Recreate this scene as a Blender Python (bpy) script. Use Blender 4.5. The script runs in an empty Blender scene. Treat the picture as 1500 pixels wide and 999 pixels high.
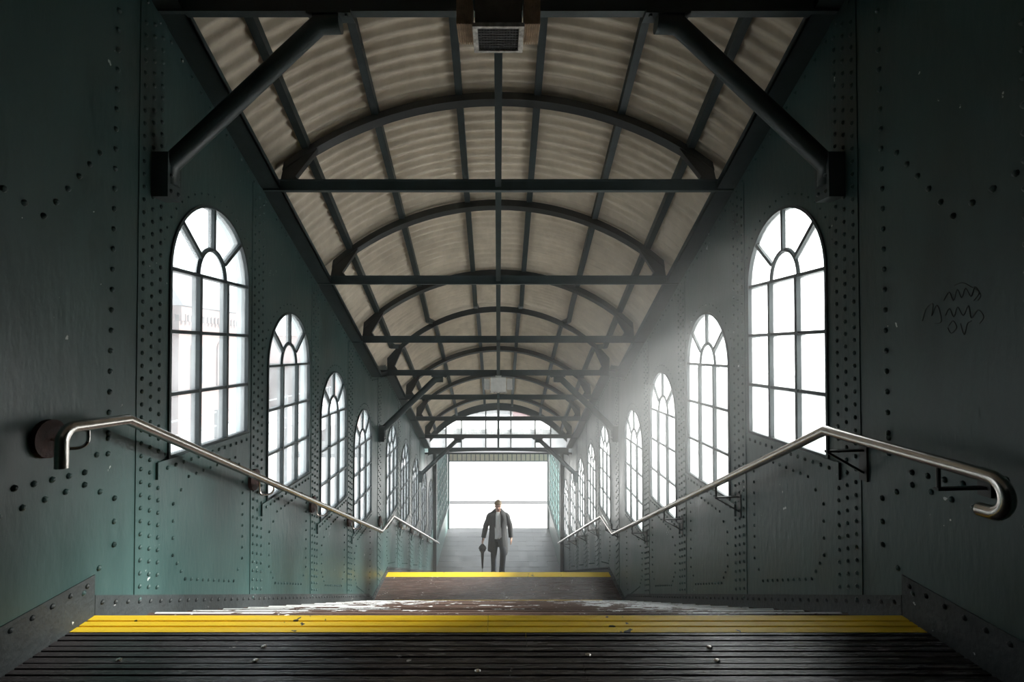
import bpy, bmesh, math, random
from mathutils import Vector, Matrix
random.seed(7)
C = bpy.context.scene.collection
PI = math.pi
EYE = 1.31                       # camera height above the top landing (z = 0)
W = 2.0                          # half width of the hall

# ------------------------------------------------------------------ materials
def mat(name, col, rough=0.5, metal=0.0, var=0.0, vscale=3.0, bump=0.0, bscale=40.0, col2=None, stretch=None,
        spec=0.5, chips=None, rvar=0.0):
    m = bpy.data.materials.new(name); m.use_nodes = True
    nt = m.node_tree; N = nt.nodes; L = nt.links
    b = N['Principled BSDF']
    b.inputs['Base Color'].default_value = (*col, 1)
    b.inputs['Roughness'].default_value = rough
    b.inputs['Metallic'].default_value = metal
    b.inputs['Specular IOR Level'].default_value = spec
    tc = N.new('ShaderNodeTexCoord')
    src = tc.outputs['Object']
    if stretch:
        mp = N.new('ShaderNodeMapping'); mp.inputs['Scale'].default_value = stretch
        L.new(src, mp.inputs['Vector']); src2 = mp.outputs['Vector']
    else: src2 = src
    if var or col2:
        n = N.new('ShaderNodeTexNoise'); n.inputs['Scale'].default_value = vscale
        n.inputs['Detail'].default_value = 6; n.inputs['Roughness'].default_value = 0.65
        L.new(src2, n.inputs['Vector'])
        r = N.new('ShaderNodeValToRGB')
        c2 = col2 if col2 else tuple(max(0, c*(1-var)) for c in col)
        r.color_ramp.elements[0].position = 0.32; r.color_ramp.elements[0].color = (*c2, 1)
        r.color_ramp.elements[1].position = 0.68; r.color_ramp.elements[1].color = (*col, 1)
        L.new(n.outputs['Fac'], r.inputs['Fac'])
        out = r.outputs['Color']
        if chips:                # small flakes where the paint is knocked off
            ccol, th, csc = chips
            v = N.new('ShaderNodeTexNoise'); v.inputs['Scale'].default_value = csc; v.inputs['Detail'].default_value = 3
            L.new(src, v.inputs['Vector'])
            v2 = N.new('ShaderNodeTexNoise'); v2.inputs['Scale'].default_value = csc*0.12
            L.new(src, v2.inputs['Vector'])
            ad = N.new('ShaderNodeMath'); ad.operation = 'MULTIPLY'
            L.new(v.outputs['Fac'], ad.inputs[0]); L.new(v2.outputs['Fac'], ad.inputs[1])
            g = N.new('ShaderNodeMath'); g.operation = 'GREATER_THAN'; g.inputs[1].default_value = th
            L.new(ad.outputs[0], g.inputs[0])
            mx = N.new('ShaderNodeMixRGB'); mx.inputs[2].default_value = (*ccol, 1)
            L.new(g.outputs[0], mx.inputs[0]); L.new(out, mx.inputs[1]); out = mx.outputs[0]
        L.new(out, b.inputs['Base Color'])
        if rvar:
            mr = N.new('ShaderNodeMapRange'); mr.inputs['To Min'].default_value = max(0.03, rough-rvar)
            mr.inputs['To Max'].default_value = min(1, rough+rvar)
            mr.inputs['From Min'].default_value = 0.3; mr.inputs['From Max'].default_value = 0.7
            L.new(n.outputs['Fac'], mr.inputs['Value']); L.new(mr.outputs[0], b.inputs['Roughness'])
    if bump:
        bn = N.new('ShaderNodeTexNoise'); bn.inputs['Scale'].default_value = bscale; bn.inputs['Detail'].default_value = 4
        L.new(src2, bn.inputs['Vector'])
        bp = N.new('ShaderNodeBump'); bp.inputs['Strength'].default_value = bump; bp.inputs['Distance'].default_value = 0.01
        L.new(bn.outputs['Fac'], bp.inputs['Height']); L.new(bp.outputs['Normal'], b.inputs['Normal'])
    return m

def glass_mat(name, haze, film=(0.92, 0.94, 0.95)):
    """dusty window glass: mostly clear, with a film of dirt that catches the daylight"""
    m = bpy.data.materials.new(name); m.use_nodes = True
    nt = m.node_tree; N = nt.nodes; L = nt.links
    N.remove(N['Principled BSDF']); out = N['Material Output']
    t = N.new('ShaderNodeBsdfTransparent'); t.inputs['Color'].default_value = (0.97, 0.985, 0.98, 1)
    d = N.new('ShaderNodeBsdfTranslucent'); d.inputs['Color'].default_value = (*film, 1)
    n = N.new('ShaderNodeTexNoise'); n.inputs['Scale'].default_value = 4; n.inputs['Detail'].default_value = 5
    tc = N.new('ShaderNodeTexCoord'); L.new(tc.outputs['Object'], n.inputs['Vector'])
    mr = N.new('ShaderNodeMapRange'); mr.inputs['From Min'].default_value = .3; mr.inputs['From Max'].default_value = .7
    mr.inputs['To Min'].default_value = haze*0.75; mr.inputs['To Max'].default_value = haze*1.25
    L.new(n.outputs['Fac'], mr.inputs['Value'])
    mx = N.new('ShaderNodeMixShader'); L.new(mr.outputs[0], mx.inputs[0]); L.new(t.outputs[0], mx.inputs[1]); L.new(d.outputs[0], mx.inputs[2])
    L.new(mx.outputs[0], out.inputs['Surface'])
    return m

TEAL = (0.030, 0.062, 0.060)
M = {}
M['wall'] = mat('green_wall_paint', (0.027, 0.062, 0.059), 0.40, var=0.5, vscale=2.2, bump=0.25, bscale=25,
                col2=(0.014, 0.034, 0.033), stretch=(1, 1, 0.35), chips=((0.42, 0.45, 0.44), 0.470, 26), rvar=0.1)
M['base'] = mat('brown_grey_baseboard_paint', (0.014, 0.020, 0.022), 0.6, var=0.6, vscale=5, bump=0.4, chips=((0.4, 0.4, 0.4), 0.455, 40))
M['steel'] = mat('dark_green_steel', (0.026, 0.043, 0.045), 0.45, var=0.4, vscale=6, bump=0.15)
M['bars'] = mat('window_bar_paint', (0.020, 0.034, 0.037), 0.5, var=0.3, vscale=12)
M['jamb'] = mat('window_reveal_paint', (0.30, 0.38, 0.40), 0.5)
M['sheet'] = mat('corrugated_sheet', (0.76, 0.67, 0.54), 0.6, col2=(0.57, 0.495, 0.39), vscale=1.6, stretch=(2.5, 2.5, 1), bump=0.1)
M['inox'] = mat('brushed_stainless_steel', (0.62, 0.58, 0.54), 0.24, metal=1.0, var=0.15, vscale=30)
M['bracket'] = mat('black_bracket_steel', (0.018, 0.022, 0.022), 0.5)
M['rust'] = mat('rusty_red_plate', (0.05, 0.014, 0.011), 0.7, var=0.6, vscale=18, bump=0.4)
M['deck'] = mat('wet_black_timber', (0.060, 0.052, 0.056), 0.24, var=0.6, vscale=7, stretch=(0.35, 4, 4), bump=0.35, bscale=30,
                chips=((0.38, 0.36, 0.35), 0.455, 30), rvar=0.14)
M['tread'] = mat('worn_brown_timber', (0.13, 0.085, 0.07), 0.22, col2=(0.05, 0.036, 0.033), vscale=6, stretch=(0.4, 5, 5), bump=0.4, bscale=26,
                 chips=((0.60, 0.58, 0.56), 0.405, 34), rvar=0.15)
M['yellow'] = mat('yellow_nosing_paint', (0.95, 0.66, 0.03), 0.40, col2=(0.84, 0.55, 0.022), vscale=5, stretch=(0.4, 6, 1), bump=0.3,
                  chips=((0.05, 0.045, 0.04), 0.420, 22))
M['paver'] = mat('grey_block_paving', (0.085, 0.088, 0.092), 0.42, var=0.6, vscale=2.5, bump=0.2, rvar=0.12)
M['pale'] = mat('pale_concrete', (0.62, 0.61, 0.60), 0.7, var=0.10, vscale=0.6)
M['asphalt'] = mat('grey_asphalt', (0.05, 0.05, 0.052), 0.8, var=0.2, vscale=3)
M['tan'] = mat('tan_boards', (0.80, 0.68, 0.50), 0.6, var=0.2, vscale=4)
M['lampbody'] = mat('brown_lamp_housing', (0.10, 0.082, 0.066), 0.6, var=0.5, vscale=14)
M['lampfin'] = mat('rust_brown_fins', (0.62, 0.44, 0.28), 0.6, var=0.5, vscale=20)
M['lampframe'] = mat('chipped_white_frame', (0.75, 0.72, 0.66), 0.5, col2=(0.22, 0.19, 0.16), vscale=26)
M['lampgrille'] = mat('dark_grille', (0.085, 0.085, 0.085), 0.5, var=0.4, vscale=18)
M['lamppale'] = mat('pale_lamp_housing', (0.78, 0.78, 0.75), 0.5, var=0.2, vscale=14)
M['skin'] = mat('skin', (0.52, 0.30, 0.22), 0.5)
M['hair'] = mat('light_brown_hair', (0.30, 0.21, 0.12), 0.6, var=0.5, vscale=60, stretch=(1, 1, 0.3))
M['coat'] = mat('charcoal_wool', (0.020, 0.021, 0.023), 0.85, var=0.3, vscale=30)
M['shirt'] = mat('white_shirt_cloth', (0.86, 0.90, 0.92), 0.8)
M['jeans'] = mat('dark_blue_denim', (0.020, 0.026, 0.036), 0.8, var=0.4, vscale=14)
M['shoe'] = mat('black_leather', (0.012, 0.012, 0.012), 0.3)
M['umb'] = mat('black_umbrella_cloth', (0.010, 0.010, 0.012), 0.6)
M['brick'] = mat('pale_red_brick', (0.10, 0.058, 0.052), 0.8, var=0.15, vscale=6)
M['cream'] = mat('cream_render', (0.14, 0.135, 0.13), 0.8, var=0.1, vscale=2)
M['slate'] = mat('grey_slate', (0.07, 0.07, 0.075), 0.7, var=0.15, vscale=4)
M['redpanel'] = mat('red_banner_cloth', (0.20, 0.03, 0.035), 0.7)
M['canopy'] = mat('pale_canopy_sheet', (0.34, 0.34, 0.35), 0.7, var=0.1)
M['hedge'] = mat('hedge_leaves', (0.035, 0.045, 0.028), 0.9, var=0.5, vscale=3, bump=1.0, bscale=8)
M['darkglass'] = mat('building_window_glass', (0.03, 0.035, 0.04), 0.3)
M['fence'] = mat('grey_fence_steel', (0.05, 0.052, 0.055), 0.5)
M['white'] = mat('white_paint', (0.85, 0.85, 0.85), 0.6)
M['screen'] = mat('teal_screen_frame', (0.07, 0.13, 0.125), 0.45, var=0.3, vscale=6)
M['glass'] = glass_mat('dusty_window_glass', 0.15)
M['mesh'] = glass_mat('frosted_screen_glass', 0.75, (0.16, 0.24, 0.235))
M['graffiti'] = mat('dark_red_scratch_paint', (0.014, 0.020, 0.019), 0.6)

# white edge colour, broken by more brown towards the middle of the stairs
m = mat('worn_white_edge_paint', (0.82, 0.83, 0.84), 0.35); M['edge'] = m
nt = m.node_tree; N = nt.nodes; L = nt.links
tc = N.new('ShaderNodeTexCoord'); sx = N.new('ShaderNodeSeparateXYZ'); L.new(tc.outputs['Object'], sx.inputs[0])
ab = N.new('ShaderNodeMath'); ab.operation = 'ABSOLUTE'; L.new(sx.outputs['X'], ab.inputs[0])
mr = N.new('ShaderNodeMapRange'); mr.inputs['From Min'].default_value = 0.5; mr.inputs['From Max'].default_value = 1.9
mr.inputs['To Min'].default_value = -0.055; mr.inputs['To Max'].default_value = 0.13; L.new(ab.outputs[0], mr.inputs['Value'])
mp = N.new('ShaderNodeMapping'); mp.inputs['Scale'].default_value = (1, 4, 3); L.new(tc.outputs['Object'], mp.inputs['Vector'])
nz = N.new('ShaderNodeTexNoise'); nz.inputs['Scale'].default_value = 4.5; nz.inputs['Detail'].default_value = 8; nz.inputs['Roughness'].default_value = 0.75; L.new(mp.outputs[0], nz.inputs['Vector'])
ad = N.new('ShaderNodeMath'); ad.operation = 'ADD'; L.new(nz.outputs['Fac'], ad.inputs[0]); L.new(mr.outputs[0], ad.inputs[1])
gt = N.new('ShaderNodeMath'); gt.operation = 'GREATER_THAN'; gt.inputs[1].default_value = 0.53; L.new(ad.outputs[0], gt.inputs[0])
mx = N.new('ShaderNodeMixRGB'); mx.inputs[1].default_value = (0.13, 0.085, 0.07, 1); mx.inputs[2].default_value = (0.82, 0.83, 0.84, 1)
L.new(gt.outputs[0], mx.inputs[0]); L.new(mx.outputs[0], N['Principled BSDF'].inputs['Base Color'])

# ------------------------------------------------------------------ mesh helper
class MB:
    def __init__(s): s.v = []; s.f = []; s.mi = []
    def add(s, vs, fs, mi=0):
        o = len(s.v); s.v += [tuple(p) for p in vs]; s.f += [tuple(i+o for i in f) for f in fs]; s.mi += [mi]*len(fs)
    def box(s, x0, x1, y0, y1, z0, z1, mi=0):
        s.add([(x, y, z) for x in (x0, x1) for y in (y0, y1) for z in (z0, z1)],
              [(0, 1, 3, 2), (4, 6, 7, 5), (0, 4, 5, 1), (2, 3, 7, 6), (0, 2, 6, 4), (1, 5, 7, 3)], mi)
    def prism(s, poly, axis, a, b, mi=0):
        """poly in the two other axes (order x,y / x,z / y,z), extruded along axis from a to b"""
        n = len(poly)
        def P(u, w, t): return {'x': (t, u, w), 'y': (u, t, w), 'z': (u, w, t)}[axis]
        vs = [P(u, w, a) for u, w in poly] + [P(u, w, b) for u, w in poly]
        fs = [tuple(range(n))[::-1], tuple(range(n, 2*n))] + [(i, (i+1) % n, n+(i+1) % n, n+i) for i in range(n)]
        s.add(vs, fs, mi)
    def tube(s, path, r, seg=8, caps=True, phase=0.0, mi=0):
        path = [Vector(p) for p in path]; n = len(path)
        rs = r if isinstance(r, (list, tuple)) else [r]*n
        t0 = (path[1]-path[0]).normalized()
        up = Vector((0, 0, 1)) if abs(t0.z) < 0.9 else Vector((1, 0, 0))
        u = t0.cross(up).normalized(); vs = []; fs = []
        for i, p in enumerate(path):
            if i == 0: t = t0; k = 1
            elif i == n-1: t = (path[-1]-path[-2]).normalized(); k = 1
            else:
                a = (path[i]-path[i-1]).normalized(); b = (path[i+1]-path[i]).normalized()
                t = (a+b).normalized(); k = 1/max(0.5, math.sqrt(max(0.01, (1+a.dot(b))/2)))
            u = (u - t*u.dot(t)).normalized(); w = t.cross(u)
            for j in range(seg):
                an = phase+2*PI*j/seg
                vs.append(p + (u*math.cos(an)+w*math.sin(an))*rs[i]*(k if seg < 99 else 1)**0.5)
        for i in range(n-1):
            for j in range(seg):
                fs.append((i*seg+j, i*seg+(j+1) % seg, (i+1)*seg+(j+1) % seg, (i+1)*seg+j))
        if caps: fs += [tuple(range(seg))[::-1], tuple((n-1)*seg+j for j in range(seg))]
        s.add(vs, fs, mi)
    def bar(s, p, q, w, h, upv=(0, 0, 1), mi=0):
        p = Vector(p); q = Vector(q); t = (q-p).normalized(); up = Vector(upv)
        a = t.cross(up).normalized()*w/2; b = a.cross(t).normalized()*h/2
        vs = [p-a-b, p+a-b, p+a+b, p-a+b, q-a-b, q+a-b, q+a+b, q-a+b]
        s.add(vs, [(3, 2, 1, 0), (4, 5, 6, 7), (0, 1, 5, 4), (1, 2, 6, 5), (2, 3, 7, 6), (3, 0, 4, 7)], mi)
    def lathe(s, prof, cx=0, cy=0, seg=16, sx=1, sy=1, mi=0):
        n = len(prof); vs = []; fs = []
        for r, z in prof:
            for j in range(seg): vs.append((cx+sx*r*math.cos(2*PI*j/seg), cy+sy*r*math.sin(2*PI*j/seg), z))
        for i in range(n-1):
            for j in range(seg): fs.append((i*seg+j, i*seg+(j+1) % seg, (i+1)*seg+(j+1) % seg, (i+1)*seg+j))
        fs += [tuple(range(seg))[::-1], tuple((n-1)*seg+j for j in range(seg))]
        s.add(vs, fs, mi)
    def rivet(s, x, y, z, nx, r=0.016):
        """dome on a wall whose inward normal is +-x"""
        vs = []; fs = []; sg = 8
        for rr, hh in ((1.0, 0.0), (0.82, 0.5), (0.42, 0.82)):
            for j in range(sg):
                a = 2*PI*j/sg; vs.append((x+nx*hh*r, y+rr*r*math.cos(a), z+rr*r*math.sin(a)))
        vs.append((x+nx*0.9*r, y, z))
        for i in range(2):
            for j in range(sg):
                q = (i*sg+j, i*sg+(j+1) % sg, (i+1)*sg+(j+1) % sg, (i+1)*sg+j); fs.append(q if nx > 0 else q[::-1])
        for j in range(sg):
            q = (2*sg+j, 2*sg+(j+1) % sg, 3*sg); fs.append(q if nx > 0 else q[::-1])
        s.add(vs, fs)
    def build(s, name, mats, parent=None, org=(0, 0, 0), smooth=None):
        me = bpy.data.meshes.new(name)
        o0 = Vector(org)
        me.from_pydata([tuple(Vector(p)-o0) for p in s.v], [], s.f)
        if not isinstance(mats, (list, tuple)): mats = [mats]
        for m in mats: me.materials.append(m)
        for p, i in zip(me.polygons, s.mi): p.material_index = i
        bm = bmesh.new(); bm.from_mesh(me); bmesh.ops.recalc_face_normals(bm, faces=bm.faces); bm.to_mesh(me); bm.free()
        if smooth is not None:
            for p in me.polygons: p.use_smooth = True
            me.set_sharp_from_angle(angle=math.radians(smooth))
        me.update()
        ob = bpy.data.objects.new(name, me); C.objects.link(ob)
        if parent is not None: ob.parent = parent
        else: ob.location = o0
        return ob

def tag(o, label=None, cat=None, group=None, kind=None):
    if label: o['label'] = label
    if cat: o['category'] = cat
    if group: o['group'] = group
    if kind: o['kind'] = kind
    return o
def empty(name, loc=(0, 0, 0), label=None, cat=None, group=None, kind=None):
    o = bpy.data.objects.new(name, None); C.objects.link(o); o.location = loc; o.empty_display_size = 0.1
    return tag(o, label, cat, group, kind)
def copy_tree(o, parent=None):
    c = o.copy(); C.objects.link(c)
    if parent is not None: c.parent = parent
    for ch in [x for x in o.children]: copy_tree(ch, c)
    return c

ORD = ['first', 'second', 'third', 'fourth', 'fifth', 'sixth', 'seventh', 'eighth', 'ninth', 'tenth']

# ------------------------------------------------------------------ the plan
RISE = 0.16875
G1, G2 = 0.3685, 0.395
Y1 = 2.62                                  # edge of the top landing
YM0 = Y1 + 15*G1                           # foot of the upper flight
ZM = -16*RISE                              # middle landing (-2.70)
YM1 = 9.57                                 # edge of the middle landing
ZF = ZM - 18*RISE                          # lower floor
YF = YM1 + 17*G2                           # foot of the lower flight
S = 0.458
YB = -2.6                                  # back wall behind the camera
YE = 16.35                                 # end of the riveted walls
YG = 14.3                                  # glazed gable
YX = 20.9                                  # way out

def tie_z(y):                              # underside of the tie beams
    H = -3.39 + S*max(min(y, 8.33), 2.2) + 0.448*max(0, y-9.30)
    return EYE - H
def lob_z(y):                              # underside of the sloping roof over the lower hall
    return EYE-2.84-0.173*(y-14.35)
def nose_z(y):                             # line of the stair nosings
    if y < Y1: return 0.0
    if y < YM0: return -(y-Y1)*RISE/G1
    if y < YM1: return ZM
    return max(ZF, ZM-(y-YM1)*RISE/G2)
def lean(y):
    def sm(t): t = max(0, min(1, t)); return t*t*(3-2*t)
    a = 1.0
    a *= sm((y-1.2)/1.5)
    if 7.2 < y <= 8.84: a *= 1-sm((y-7.2)/1.64)
    elif 8.84 < y < 10.5: a *= sm((y-8.84)/1.66)
    if y > 13.35: a *= 1-sm((y-13.35)/0.9)
    return math.radians(24.6)*a
ARC_HALF = 1.86; ARC_RISE = 0.87; ARC_FOOT = 0.20
ARC_R = (ARC_HALF**2+ARC_RISE**2)/(2*ARC_RISE)
def arc_h(x):                              # height of the rib's underside above the tie underside, across the hall
    return ARC_FOOT + math.sqrt(max(0, ARC_R**2-x*x))-(ARC_R-ARC_RISE)
def roof_pt(x, y, up=0.0):
    h = arc_h(x)+up; th = lean(y)
    return Vector((x, y+h*math.sin(th), tie_z(y)+h*math.cos(th)))

WINY = [3.69, 5.055, 6.425, 7.80, 9.92, 11.32, 12.74, 14.16, 15.56]
PIERS = [3.02, 4.372, 5.74, 7.11, 8.86, 10.62, 12.03, 13.45, 14.86]
WW = 0.505                                 # window half width = arch radius
def win_spring(i):                         # height of the spring line
    apexH = [-1.005, -0.365, 0.257, 0.868, 1.40, 1.99, 2.60, 3.22, 3.80][i]
    return EYE-apexH-WW
WH = 1.155                                 # spring line to sill

# ------------------------------------------------------------------ walls
def arch_outline(cy, zs, r, sill, n=20):
    pts = [(cy-r, zs-sill), (cy+r, zs-sill)]
    for k in range(n+1):
        a = PI*k/n; pts.append((cy+r*math.cos(a), zs+r*math.sin(a)))
    return pts
def wall_mesh(side):
    x = side*W; nx = -side
    bm = bmesh.new()
    def loop(pts):
        vs = [bm.verts.new((x, p[0], p[1])) for p in pts]
        return [bm.edges.new((vs[i], vs[(i+1) % len(vs)])) for i in range(len(vs))]
    outer = [(YB, -0.25), (Y1, -0.25), (YM0, ZM-0.25), (YM1, ZM-0.25), (YF, ZF-0.25), (YE, ZF-0.25), (YE, lob_z(YE))]
    outer.append((14.5, tie_z(14.5)+0.24))
    outer += [(9.30, tie_z(9.30)+0.24), (8.33, tie_z(8.33)+0.24), (2.2, tie_z(2.2)+0.24), (YB, tie_z(YB)+0.24)]
    ed = loop(outer)
    for i, cy in enumerate(WINY): ed += loop(arch_outline(cy, win_spring(i), WW, WH))
    bmesh.ops.triangle_fill(bm, use_beauty=True, use_dissolve=False, edges=ed, normal=(1, 0, 0))
    # thickness
    geo = bmesh.ops.extrude_face_region(bm, geom=bm.faces[:])
    for v in [e for e in geo['geom'] if isinstance(e, bmesh.types.BMVert)]: v.co.x += side*0.09
    bmesh.ops.recalc_face_normals(bm, faces=bm.faces)
    me = bpy.data.meshes.new('tmp'); bm.to_mesh(me); bm.free()
    mb = MB(); mb.add([v.co for v in me.vertices], [tuple(p.vertices) for p in me.polygons])
    # the reveals get a paler colour that stands in for daylight on them
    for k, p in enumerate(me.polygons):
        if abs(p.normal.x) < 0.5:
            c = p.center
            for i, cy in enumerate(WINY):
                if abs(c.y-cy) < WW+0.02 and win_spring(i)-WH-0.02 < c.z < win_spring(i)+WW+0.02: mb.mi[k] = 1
    bpy.data.meshes.remove(me)
    # raised cover plates at the piers, with their rivets
    for i, py in enumerate(PIERS):
        zt = tie_z(py)-0.02 if py < 14.5 else lob_z(py)-0.05
        zb = nose_z(py)+0.06
        xi = x+nx*0.005
        mb.box(min(x, xi), max(x, xi), py-0.115, py+0.115, zb, zt)
        big = 0.0135 if py < 8 else 0.012
        st = 0.072 if py < 8 else 0.10
        n = int((zt-zb-0.06)/st)
        for k in range(n):
            z = zb+0.05+k*st
            for q, dy in enumerate((-0.075, 0.0, 0.075)):
                zz = z+(0.5*st if q == 1 else 0)
                mb.rivet(xi, py+dy, zz, nx, big)
    def row(p, q, st, r=0.0135, xx=x):
        d = math.hypot(q[0]-p[0], q[1]-p[1]); n = max(1, int(round(d/st)))
        for k in range(n+1):
            mb.rivet(xx, p[0]+(q[0]-p[0])*k/n, p[1]+(q[1]-p[1])*k/n, nx, r)
    # around each window head, below each sill, and the panel under it
    for i, cy in enumerate(WINY):
        zs = win_spring(i); sill = zs-WH
        if i < 7:
            n = 22
            for k in range(n+1):
                a = PI*k/n; yy = cy+(WW+0.075)*math.cos(a); zz = zs+(WW+0.075)*math.sin(a)
                if abs(yy-cy) < 0.56: mb.rivet(x, yy, zz, nx, 0.009)
        row((cy-0.50, sill-0.055), (cy+0.50, sill-0.055), 0.085)
        yl, yr = cy-0.44, cy+0.44
        top = sill-0.16
        bl = nose_z(yl)+0.20; br = nose_z(yr)+0.20
        if i == 8: continue
        row((yl+0.16, top), (yr-0.12, top), 0.085, 0.012)
        row((yl, top-0.13), (yl, bl+0.14), 0.09, 0.012); row((yr, top-0.13), (yr, br+0.18), 0.09, 0.012)
        row((yl+0.13, bl-0.06), (yr-0.13, br+0.06), 0.075, 0.012)
        row((yl, bl+0.14), (yl+0.13, bl-0.06), 0.09, 0.012); row((yr, br+0.18), (yr-0.13, br+0.06), 0.09, 0.012)
        row((yl, top-0.13), (yl+0.16, top), 0.09, 0.012); row((yr, top-0.13), (yr-0.12, top), 0.09, 0.012)
        # lip of the sill plate
        xi = x+nx*0.02
        mb.box(min(x, xi), max(x, xi), cy-WW-0.10, cy+WW+0.02, sill-0.022, sill)
        mb.box(min(x, xi), max(x, xi), cy-WW-0.112, cy-WW-0.10, sill-0.10, sill)
    # big plates beside the top landing
    for (p, q) in (((1.45, 0.62), (2.55, 0.66)), ((2.55, 0.66), (2.75, 0.54)), ((2.75, 0.54), (2.75, 0.30)), ((2.75, 0.30), (2.55, 0.14)),
                   ((1.45, 0.14), (1.45, 0.62)), ((2.70, 0.78), (2.74, 3.1)), ((1.98, 0.86), (1.98, 3.2)), ((1.98, 0.86), (2.18, 0.74)), ((2.18, 0.74), (2.55, 0.72)), ((2.55, 0.72), (2.70, 0.86)),
                   ((1.55, 2.15), (2.30, 1.90)), ((2.30, 1.90), (2.62, 2.30))):
        row(p, q, 0.105, 0.0155)
    # rows under the eaves
    ys = [2.3+k*0.11 for k in range(111)]
    for yy in ys:
        mb.rivet(x, yy, tie_z(yy)-0.05, nx, 0.0125)
    return mb
for side, nm in ((-1, 'left'), (1, 'right')):
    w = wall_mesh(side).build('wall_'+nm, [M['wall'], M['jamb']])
    tag(w, 'riveted dark green steel plate wall with a row of arched windows, on the %s of the stairs' % nm, 'wall', kind='structure')

bk = MB(); bk.box(-W-0.09, W+0.09, YB-0.1, YB, -0.25, 4.8)
tag(bk.build('wall_back', M['wall']), 'dark green wall behind the top landing', 'wall', kind='structure')

# baseboards along the landings and stringer angles along the stairs
def skirt(side, pts, h, name, label, t=0.008):
    mb = MB(); x = side*W; nx = -side
    for (a, b) in zip(pts[:-1], pts[1:]):
        x0, x1 = min(x, x+nx*t), max(x, x+nx*t)
        mb.prism([(a[0], a[1]-0.2), (b[0], b[1]-0.2), (b[0], b[1]+h), (a[0], a[1]+h)], 'x', x0, x1)
        d = math.hypot(b[0]-a[0], b[1]-a[1]); n = max(2, int(d/0.10))
        for k in range(n):
            u = (k+0.5)/n; mb.rivet(x+nx*t, a[0]+(b[0]-a[0])*u, a[1]+(b[1]-a[1])*u+h-0.035, nx, 0.013)
    tag(mb.build(name, M['base']), label, 'skirting', kind='structure')
for side, nm in ((-1, 'left'), (1, 'right')):
    skirt(side, [(YB, 0), (Y1, 0)], 0.20, 'baseboard_'+nm, 'brown-grey riveted skirting plate beside the top landing, %s side' % nm, 0.006)
    skirt(side, [(Y1, 0.0), (YM0, ZM+RISE), (YM0+0.25, ZM), (YM1, ZM)], 0.10, 'trim_'+str(1 if side < 0 else 2),
          'riveted dark angle strip along the foot of the wall beside the upper flight, %s side' % nm)
    skirt(side, [(YM1, ZM), (YF, ZF+RISE), (YE, ZF)], 0.10, 'trim_'+str(3 if side < 0 else 4),
          'riveted dark angle strip along the foot of the wall beside the lower flight, %s side' % nm)
    # eaves ledge under the roof edge
    mb = MB()
    ys = [YB, 2.2, 8.33, 9.30, 14.3]
    for a, b in zip(ys[:-1], ys[1:]):
        for (xa, xb, za, zb) in ((1.85, 2.0, 0.0, 0.03), (1.85, 1.865, 0.0, 0.07)):
            P = [(side*xx, yy, tie_z(yy)+zz) for yy in (a, b) for xx in (xa, xb) for zz in (za, zb)]
            mb.add(P, [(0, 1, 3, 2), (4, 6, 7, 5), (0, 4, 5, 1), (2, 3, 7, 6), (0, 2, 6, 4), (1, 5, 7, 3)])
    tag(mb.build('trim_'+str(5 if side < 0 else 6), M['steel']), 'dark steel eaves ledge sloping along the top of the %s wall' % nm, 'eaves', kind='structure')

# ------------------------------------------------------------------ windows
def window_meshes():
    root = empty('window_1', (0, 0, 0), kind='structure')
    r = WW; d0, d1 = -0.012, 0.045                      # local x: + is out of doors for the left wall after turning
    # local frame: x outwards, y along, z up; origin = middle of the spring line
    fr = MB()
    out = [(-r, -WH), (r, -WH)]+[(r*math.cos(PI*k/24), r*math.sin(PI*k/24)) for k in range(25)]
    t = 0.018
    inn = [(-r+t, -WH+t), (r-t, -WH+t)]+[((r-t)*math.cos(PI*k/24), (r-t)*math.sin(PI*k/24)) for k in range(25)]
    n = len(out)
    vs = []
    for xx in (d0, d1):
        vs += [(xx, y, z) for y, z in out]; vs += [(xx, y, z) for y, z in inn]
    fs = []
    for i in range(n):
        j = (i+1) % n
        fs += [(i, j, n+j, n+i), (2*n+i, 3*n+i, 3*n+j, 2*n+j), (i, 2*n+i, 2*n+j, j), (n+i, n+j, 3*n+j, 3*n+i)]
    fr.add(vs, fs); fr.build('window_frame', M['bars'], root)
    gb = MB(); bw = 0.030; rin = 0.175
    for y in (-rin, rin): gb.box(d0, d1, y-bw/2, y+bw/2, -WH+0.004, 0.0)
    for z in (0.0, -0.385, -0.77): gb.box(d0+0.003, d1-0.003, -r+0.005, r-0.005, z-bw*0.36, z+bw*0.36)
    gb.tube([(0.5*(d0+d1), rin*math.cos(PI*k/14), (rin+0.03)*math.sin(PI*k/14)) for k in range(15)], 0.0175, 6)
    for a in (40, 90, 140):
        a = math.radians(a); p0 = rin+0.02; p1 = r-0.006
        gb.bar((0.5*(d0+d1), p0*math.cos(a), p0*math.sin(a)), (0.5*(d0+d1), p1*math.cos(a), p1*math.sin(a)), 0.045, 0.027, upv=(-math.sin(a)*0, -math.sin(a), math.cos(a)))
    gb.build('glazing_bars', M['bars'], root)
    gl = MB(); x0, x1 = 0.014, 0.018
    gl.prism([(y, z) for y, z in inn], 'x', x0, x1); gl.build('glass_pane', M['glass'], root)
    return root
proto = window_meshes()
wn = 0
for side in (-1, 1):
    for i, cy in enumerate(WINY):
        o = proto if wn == 0 else copy_tree(proto)
        wn += 1
        o.name = 'window_%d' % wn
        o.location = (side*W, cy, win_spring(i)); o.rotation_euler = (0, 0, PI if side < 0 else 0)
        wh = 'largest and nearest' if i == 0 else ORD[i]+' from the camera'
        tag(o, 'arched multi-pane window in the %s wall, %s' % ('left' if side < 0 else 'right', wh), 'window', 'arched windows in the %s wall' % ('left' if side < 0 else 'right'), 'structure')

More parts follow.
